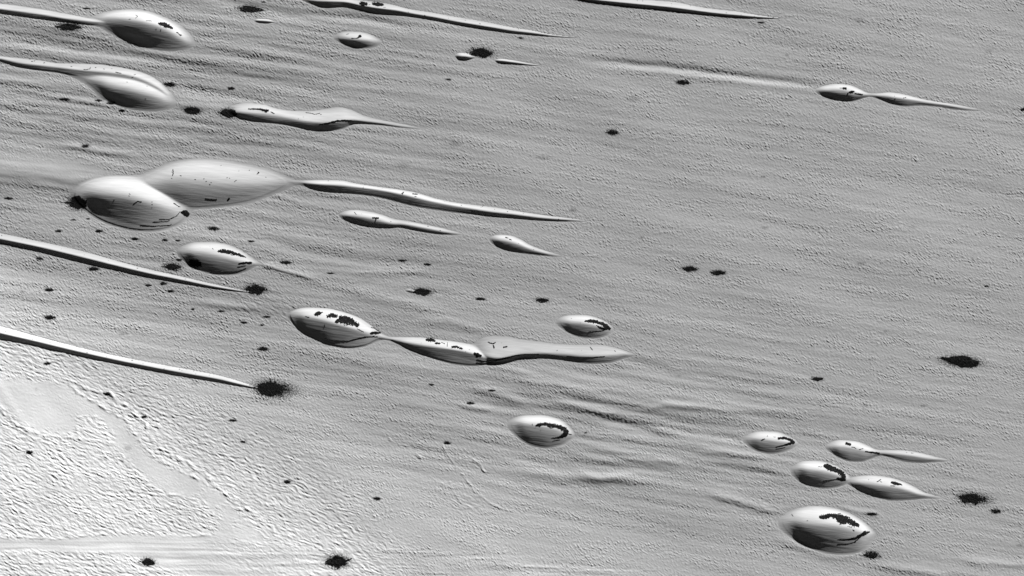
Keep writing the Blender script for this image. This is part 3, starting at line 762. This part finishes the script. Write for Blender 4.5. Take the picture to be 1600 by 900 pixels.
#PLACEMENT
# ------------------------------------------------------------------ dunes and their dark openings
GD = 'smooth pale sand dunes rising from the plain'
GM_ = 'small pale drifts on the plain'
O = {}
for key, name, cat, lab in [
 ('nw','dune','dune','pale dune in the upper left corner, thin ridge leading into an egg shaped hump'),
 ('w','dune','dune','pale dune at the left edge with a bright curved crest over a darker rounded hump'),
 ('ridge_n','dune','dune','narrow bright ridge dune at the top edge with two black blots near its start'),
 ('ridge_ne','dune','dune','thin straight ridge dune running off the top edge, farthest to the upper right'),
 ('small_n','dune','dune','very small oval dune alone between the top ridge and the long wavy dune'),
 ('long_nw','dune','dune','wavy long dune touching a black patch at its left tip'),
 ('twin','dune','dune','largest dune, two broad humps side by side with a very long curving tail'),
 ('mid_a','dune','dune','slim club shaped dune just below the long curving tail of the largest dune'),
 ('mid_b','dune','dune','short tadpole shaped dune below the end of the longest tail'),
 ('mid_w','dune','dune','oval dune with a thin tail and a black gash, standing below the largest dune'),
 ('ridge_w','dune','dune','long straight knife edged ridge at left, the upper one, ending at a round black patch'),
 ('ridge_sw','dune','dune','long straight knife edged ridge at left, the lower one, ending at the biggest black patch'),
 ('chain','dune','dune','chain of joined humps in the middle, spotted with black along its crest'),
 ('dome_mid','dune','dune','small oval dune with a black arrowhead shaped mark, above the end of the chain dune'),
 ('dome_s','dune','dune','egg shaped dune with a thick black hook on its right end, below the chain dune'),
 ('dome_se1','dune','dune','small oval dune with a thin black hook, leftmost of the group at lower right'),
 ('dome_se2','dune','dune','small dune with a long low tail and no hook, in the lower right group'),
 ('dome_se3','dune','dune','round oval dune with a thick black bar at its right end, touching the next dune'),
 ('dome_se4','dune','dune','leaf shaped dune whose thin tail points at a fuzzy black patch at lower right'),
 ('dome_se5','dune','dune','broad egg shaped dune with two black branching marks, lowest at right'),
 ('dome_ne','dune','dune','small dune of two joined humps with a fine tail, alone at the upper right'),
 ('m1','drift','drift','tiny pale drift below the black patch near the top edge'),
 ('m2','drift','drift','tiny pale drift touching the left side of a round black patch'),
 ('m3','drift','drift','thin pale drift trailing to the right of a round black patch'),
 ('m4','drift','drift','tiny pale drift against the left tip of a black patch above the chain dune'),
]:
    small = cat == 'drift'
    O[key] = make_dune(key, name, lab, cat, GM_ if small else GD, 0.5 if small else (0.8 if key not in ('ridge_n','ridge_w','ridge_sw','twin','ridge_ne') else 1.0))

def gash(key, pts, wid, jag=.7, label=None):
    wid = [q*1.8 for q in wid] if hasattr(wid, '__len__') else wid*1.5
    crack(O[key], key, 'dark_gash', pts, wid, jag, label)
def thin(key, pts, wid=.55, jag=.6): crack(O[key], key, 'dark_crack', pts, wid, jag)
def spots(key, pts, r=.9):
    for (x, y) in pts:
        a = rng.uniform(-.9, .9); l = rng.uniform(.6, 1.7)*r
        crack(O[key], key, 'dark_spot', [(x-l*math.cos(a), y-l*.7*math.sin(a)), (x+l*math.cos(a), y+l*.7*math.sin(a))], .62*r**.5, .5)
# upper left
gash('nw', [(252,38),(258,39.5),(264,42),(270,45)], [1.6,2.4,2,1], .6)
thin('nw', [(224,37),(230,34),(238,34),(243,38)]); thin('nw', [(213,24),(217,27),(220,25)]); thin('nw', [(217,27),(214,30)]); thin('nw', [(203,32),(207,31)])
thin('nw', [(276,50),(281,54),(285,57)], .8, 1.2); thin('nw', [(245,45),(247,48)], .5); thin('nw', [(254,47),(253,50)], .5)
spots('w', [(46,92),(50,96),(54,95),(69,98),(150,105.5),(163,108),(175,107.5),(184,114),(211,117),(208,121),(112,104)], .8)
thin('w', [(125,103),(127,107),(134,109),(141,108),(142,104)], .6); thin('w', [(182,113),(190,115)], .7); thin('w', [(226,131),(233,137)], .4)
spots('w', [(229,155),(200,129)], .5)
gash('ridge_n', [(565,5.5),(572,6.5)], [2.2,1.8], .6); gash('ridge_n', [(584,6),(591,7),(598,8)], [1.6,2.2,1.2], .6)
thin('ridge_n', [(574,9),(582,6)], .4); thin('ridge_n', [(598,12),(603,12)], .4)
spots('ridge_n', [(638,19),(664,24),(675,27.5),(701,28.5),(727,32),(783,41),(810,45),(750,37)], .6)
spots('ridge_ne', [(995,1),(1004,1.5),(1049,6),(1049,9),(1079,9),(1135,20),(1157,23),(1178,26),(1208,27.5)], .65)
thin('small_n', [(540,54.5),(545,53)], .6); gash('small_n', [(560,59.5),(563,57)], [.8,1.4], .5); thin('small_n', [(550,60.5),(560,60)], .7)
gash('long_nw', [(389,170.5),(398,170.5),(407,171),(416,173.5),(419,173)], [.6,.7,1,1.8,1.0], .6); thin('long_nw', [(424,175),(429,178)], .8)
thin('long_nw', [(478,176),(487,177),(492,179),(500,177)], .6); spots('long_nw', [(467,186),(475,183),(502,179)], .6)
gash('long_nw', [(500,195),(512,193),(528,189.5),(540,188.5),(554,189)], [.4,.7,.9,.7,.4], .4)
# the largest dune
spots('twin', [(240,316),(240,320),(239.5,325),(181,313),(206,304),(205,307),(270,269),(270,279),(284,275),(307,281),(320,280),(324,284),(356,278),(360,279),(374,267),(390,266),(404,269),(416,277),(330,289),(332,286),(345,258)], .75)
thin('twin', [(211,320),(218,315),(224,316)], .8); thin('twin', [(271,265),(272,271),(271,275)], .8); thin('twin', [(365,287),(369,283),(374,280)], .5)
thin('twin', [(402,272),(405,270)], .9); gash('twin', [(322,311),(330,312),(339,312)], .7, .5); gash('twin', [(356,313),(359,310)], .9, .6); 
gash('twin', [(284,332),(289,332),(292,335)], [1,2.8,2.6], .6, 'black knob at the tip of the left hump')
thin('twin', [(282,331),(276,338),(264,343),(250,343)], .7); thin('twin', [(290,336),(282,345),(265,352),(240,353.5),(220,352)], .7); thin('twin', [(288,334),(276,341),(262,346),(240,347)], .6)
thin('twin', [(272,318),(276,320),(281,323)], 1.0, 1.3)
spots('twin', [(513,282.5),(530,282.5),(568,292),(597,294.5),(568,293.5),(610,296)], .55)
thin('twin', [(629,304),(631,300),(628,302)], .8); thin('twin', [(645,303),(652,303.5)], 1.0, .4); thin('twin', [(648,307),(656,308.5)], .5)
spots('twin', [(695,315),(752,323.5),(773,327),(793,330.5),(873,342.5),(818,334),(721,321)], .6); thin('twin', [(753,324),(755,321)], .4)
gash('mid_a', [(583,340.5),(591,341)], 1.0, .5); thin('mid_a', [(588,341),(587,345.5)], .9); thin('mid_a', [(554,332),(557,335)], .7); spots('mid_a', [(566,334),(611,346),(638,347.5),(669,353.5),(688,360)], .6)
thin('mid_b', [(790,371),(794,372)], .9); thin('mid_b', [(796,373.5),(799,375)], .8); spots('mid_b', [(810,380),(834,390)], .5)
gash('mid_w', [(343,392.5),(350,392.5),(362,394.5),(372,397.5),(384,402)], [1.2,1.8,1.6,1.4,.6], .7); thin('mid_w', [(358,396),(364,399),(370,398)], .6)
gash('mid_w', [(374,412),(386,410.5),(393,411)], [.6,1.1,1], .6); thin('mid_w', [(333,388),(335,390)], .5); spots('mid_w', [(314,387),(328,386)], .5)
thin('mid_w', [(330,423),(350,425),(372,424),(385,419)], .6); thin('mid_w', [(395,411.5),(384,415),(372,417)], .6)
# straight ridges at left
spots('ridge_w', [(3,368),(35,375),(96,389),(132,398),(170,407),(215,419),(290,436)], .55)
spots('ridge_sw', [(10,518),(31,526),(52,529.5),(58,530.5),(79,535),(137,551),(168,557.5),(207,563),(224,568),(246,570.5),(257,576),(281,577),(285,579),(302,580),(306,584),(327,586),(300,585),(334,588)], .6)
# chain in the middle
gash('chain', [(494,491),(500,489.5),(503,488)], [1.4,2.2,1], .8); gash('chain', [(513,494),(520,492.5),(526,494)], [1.4,2.2,1.4], .9)
gash('chain', [(526,503),(534,499),(541,500),(549,503),(559,507.5)], [1.2,3.6,4.2,3.2,2.0], .8, 'widest black blot on the first hump')
gash('chain', [(580,520.5),(587,520),(594,520)], [1,1.6,1], .6); thin('chain', [(564,504),(572,509),(585,513),(594,519)], .7, 1.4)
thin('chain', [(478,494),(484,495.5)], .6); thin('chain', [(508,511),(508.5,507)], .5); thin('chain', [(558,513),(566,517),(574,521)], .6); thin('chain', [(530,514),(534,511)], .35)
thin('chain', [(500,527),(520,532),(545,532.5),(565,528),(585,525)], .6); thin('chain', [(550,531),(570,526),(590,526)], .7)
gash('chain', [(666,531),(674,530.5),(679,533)], [1,2,1.2], .8); gash('chain', [(681,536),(687,536.5)], [1.2,1], .7); thin('chain', [(690,535),(695,537)], .7)
thin('chain', [(699,535),(699,541)], .6); gash('chain', [(707,542),(713,541.5),(723,545)], [1.1,1.3,.6], .8); spots('chain', [(734,546),(728,549),(658,536)], .6)
gash('chain', [(742,552.5),(747,554.5),(752,556)], [1.2,1.8,.8], .7)
gash('chain', [(764,560.5),(777,561.5),(792,558.5),(806,555),(822,553.4),(842,553)], [.35,.6,.65,.6,.5,.35], .35, 'thin dark line along the foot of the slope')
thin('chain', [(885,556.5),(905,558),(925,558),(945,556.5)], .6, .35)
thin('chain', [(740,560),(755,564),(775,563.5),(800,559)], .7); thin('chain', [(735,565),(760,568),(785,564)], .6)
gash('chain', [(763,534.5),(770,537),(774,535)], .7, .6); gash('chain', [(771,540),(772,543)], .9, .6); gash('chain', [(787,542),(792,541.5)], .9, .7); spots('chain', [(784,535.5),(908,548)], .5)
thin('chain', [(870,548),(873,545)], .5); thin('chain', [(922,542),(926,547),(928,550)], .6); thin('chain', [(960,547.5),(962,549)], .5)
# dome above the chain's end
gash('dome_mid', [(914,501.5),(922,501.5),(931,502.5),(940,505.5),(949,510.5),(952.5,514)], [.8,1.7,1.6,1.7,2,1], .6)
gash('dome_mid', [(952,513),(943,513.5),(936,511),(932,508)], [1.3,1.3,.9,.5], .6); thin('dome_mid', [(903,505.5),(911,503)], .35); thin('dome_mid', [(950,514),(938,517),(920,518)], .6); spots('dome_mid', [(893,497.5),(909,518)], .5)
gash('dome_s', [(837,664.5),(842,663.5),(850,661.8),(858,663.3),(868,665),(876,667.5),(882,671),(885,675)], [.6,1.6,1.4,1.8,1.7,2,2.2,2], .6)
gash('dome_s', [(885,674),(882,679.5),(877,682),(870,683.5),(862,684)], [2.2,2.2,1.5,.9,.4], .6); thin('dome_s', [(856,666),(861,668),(866,667)], .8); thin('dome_s', [(885,677),(893,679)], .8)
thin('dome_s', [(832,659),(832,666)], .4, 1.2); thin('dome_s', [(884,682),(874,687),(860,689)], .5); spots('dome_s', [(845,672),(836,668)], .45)
gash('dome_se1', [(1216,685),(1224,683.8),(1230,685.5),(1237,688.3),(1240,691)], [1.1,1.3,1.2,1.5,1.2], .5); gash('dome_se1', [(1240,691),(1232,693.5),(1222,696),(1212,698.5)], [1.5,1.2,.7,.4], .4)
thin('dome_se1', [(1189,687.5),(1194,685)], .9); thin('dome_se1', [(1198,682),(1200,678.5)], .45); thin('dome_se1', [(1204,681.5),(1212,683)], .45); thin('dome_se1', [(1208,702),(1222,700),(1234,696)], .5)
gash('dome_se2', [(1322,693),(1328,694)], 1.4, .5); thin('dome_se2', [(1330,698),(1334,698.5),(1337,700.5)], .7); thin('dome_se2', [(1342,702),(1348,700.5)], .7)
gash('dome_se2', [(1352,705.5),(1362,706.5),(1374,708)], [.6,.9,.5], .4); thin('dome_se2', [(1416,708),(1417,706)], .4); thin('dome_se2', [(1422,707.5),(1431,708.5)], .4)
gash('dome_se3', [(1288,728),(1293,729),(1300,732),(1308,735),(1314,738.5),(1317,743),(1318,747)], [1.6,2.9,2.4,2.2,2.4,2.6,2], .5); gash('dome_se3', [(1308,747.5),(1315,748.5),(1320,750)], [1.2,1.6,.8], .6)
thin('dome_se3', [(1271,723),(1274,727),(1281,729),(1287,728)], .4); thin('dome_se3', [(1272,735),(1278,730)], .35); thin('dome_se3', [(1306,748),(1296,750),(1286,750.5)], .6)
gash('dome_se4', [(1393,753.5),(1399,755),(1408,757)], [1.2,1.5,.6], .5); thin('dome_se4', [(1368,753),(1373,750.5),(1376,748.5)], .7); thin('dome_se4', [(1373,750.5),(1378,754)], .5); thin('dome_se4', [(1390,758.3),(1397,758.7)], .6)
thin('dome_se4', [(1356,747),(1357,750)], .4); spots('dome_se4', [(1363,771)], .5)
gash('dome_se5', [(1280,806.5),(1286,806.5),(1296,804.5),(1306,806),(1314,808),(1324,812),(1332,817),(1340,820)], [1.4,2.2,1.6,2.6,3,2.8,2.6,1.4], .7, 'long black branching gash near the top')
gash('dome_se5', [(1306,811),(1312,815),(1320,815)], [1,2,1.4], .9); thin('dome_se5', [(1327,824),(1333,828)], .8, 1.1); thin('dome_se5', [(1322,820),(1332,824)], .6, 1.2)
gash('dome_se5', [(1358,831),(1350,832),(1343,836),(1335,840),(1322,842),(1308,842)], [.7,2,1.6,1.2,.8,.4], .5, 'lower black claw shaped mark at the tip')
thin('dome_se5', [(1345,836),(1339,842),(1334,846)], 1.0); thin('dome_se5', [(1336,846),(1322,849),(1308,849)], .5); thin('dome_se5', [(1237,803),(1239,807)], .5); spots('dome_se5', [(1260,812)], .6)
gash('dome_ne', [(1317,138.5),(1321,139)], 1.3, .8); thin('dome_ne', [(1311,138),(1316,138.5)], .5); thin('dome_ne', [(1311,137),(1313,140)], .4); thin('dome_ne', [(1321,133),(1322,130)], .6)
gash('dome_ne', [(1326,145),(1330,144),(1333,143.5)], [.8,1.5,.9], .6); thin('dome_ne', [(1324,146),(1323,149)], 1.0); gash('dome_ne', [(1335,146.5),(1347,148)], .7, .3)
thin('dome_ne', [(1411,153.5),(1415,152.5)], .7); spots('dome_ne', [(1398,154.5),(1528,172),(1397,150.5)], .5)

# ------------------------------------------------------------------ dark patches lying on the plain
for (x, y, rx, ry, lab, kind, rot, tail, fz) in P:
    if kind == 'skip': continue
    patch(x, y, rx, ry, lab, kind, rot, tail, fz)
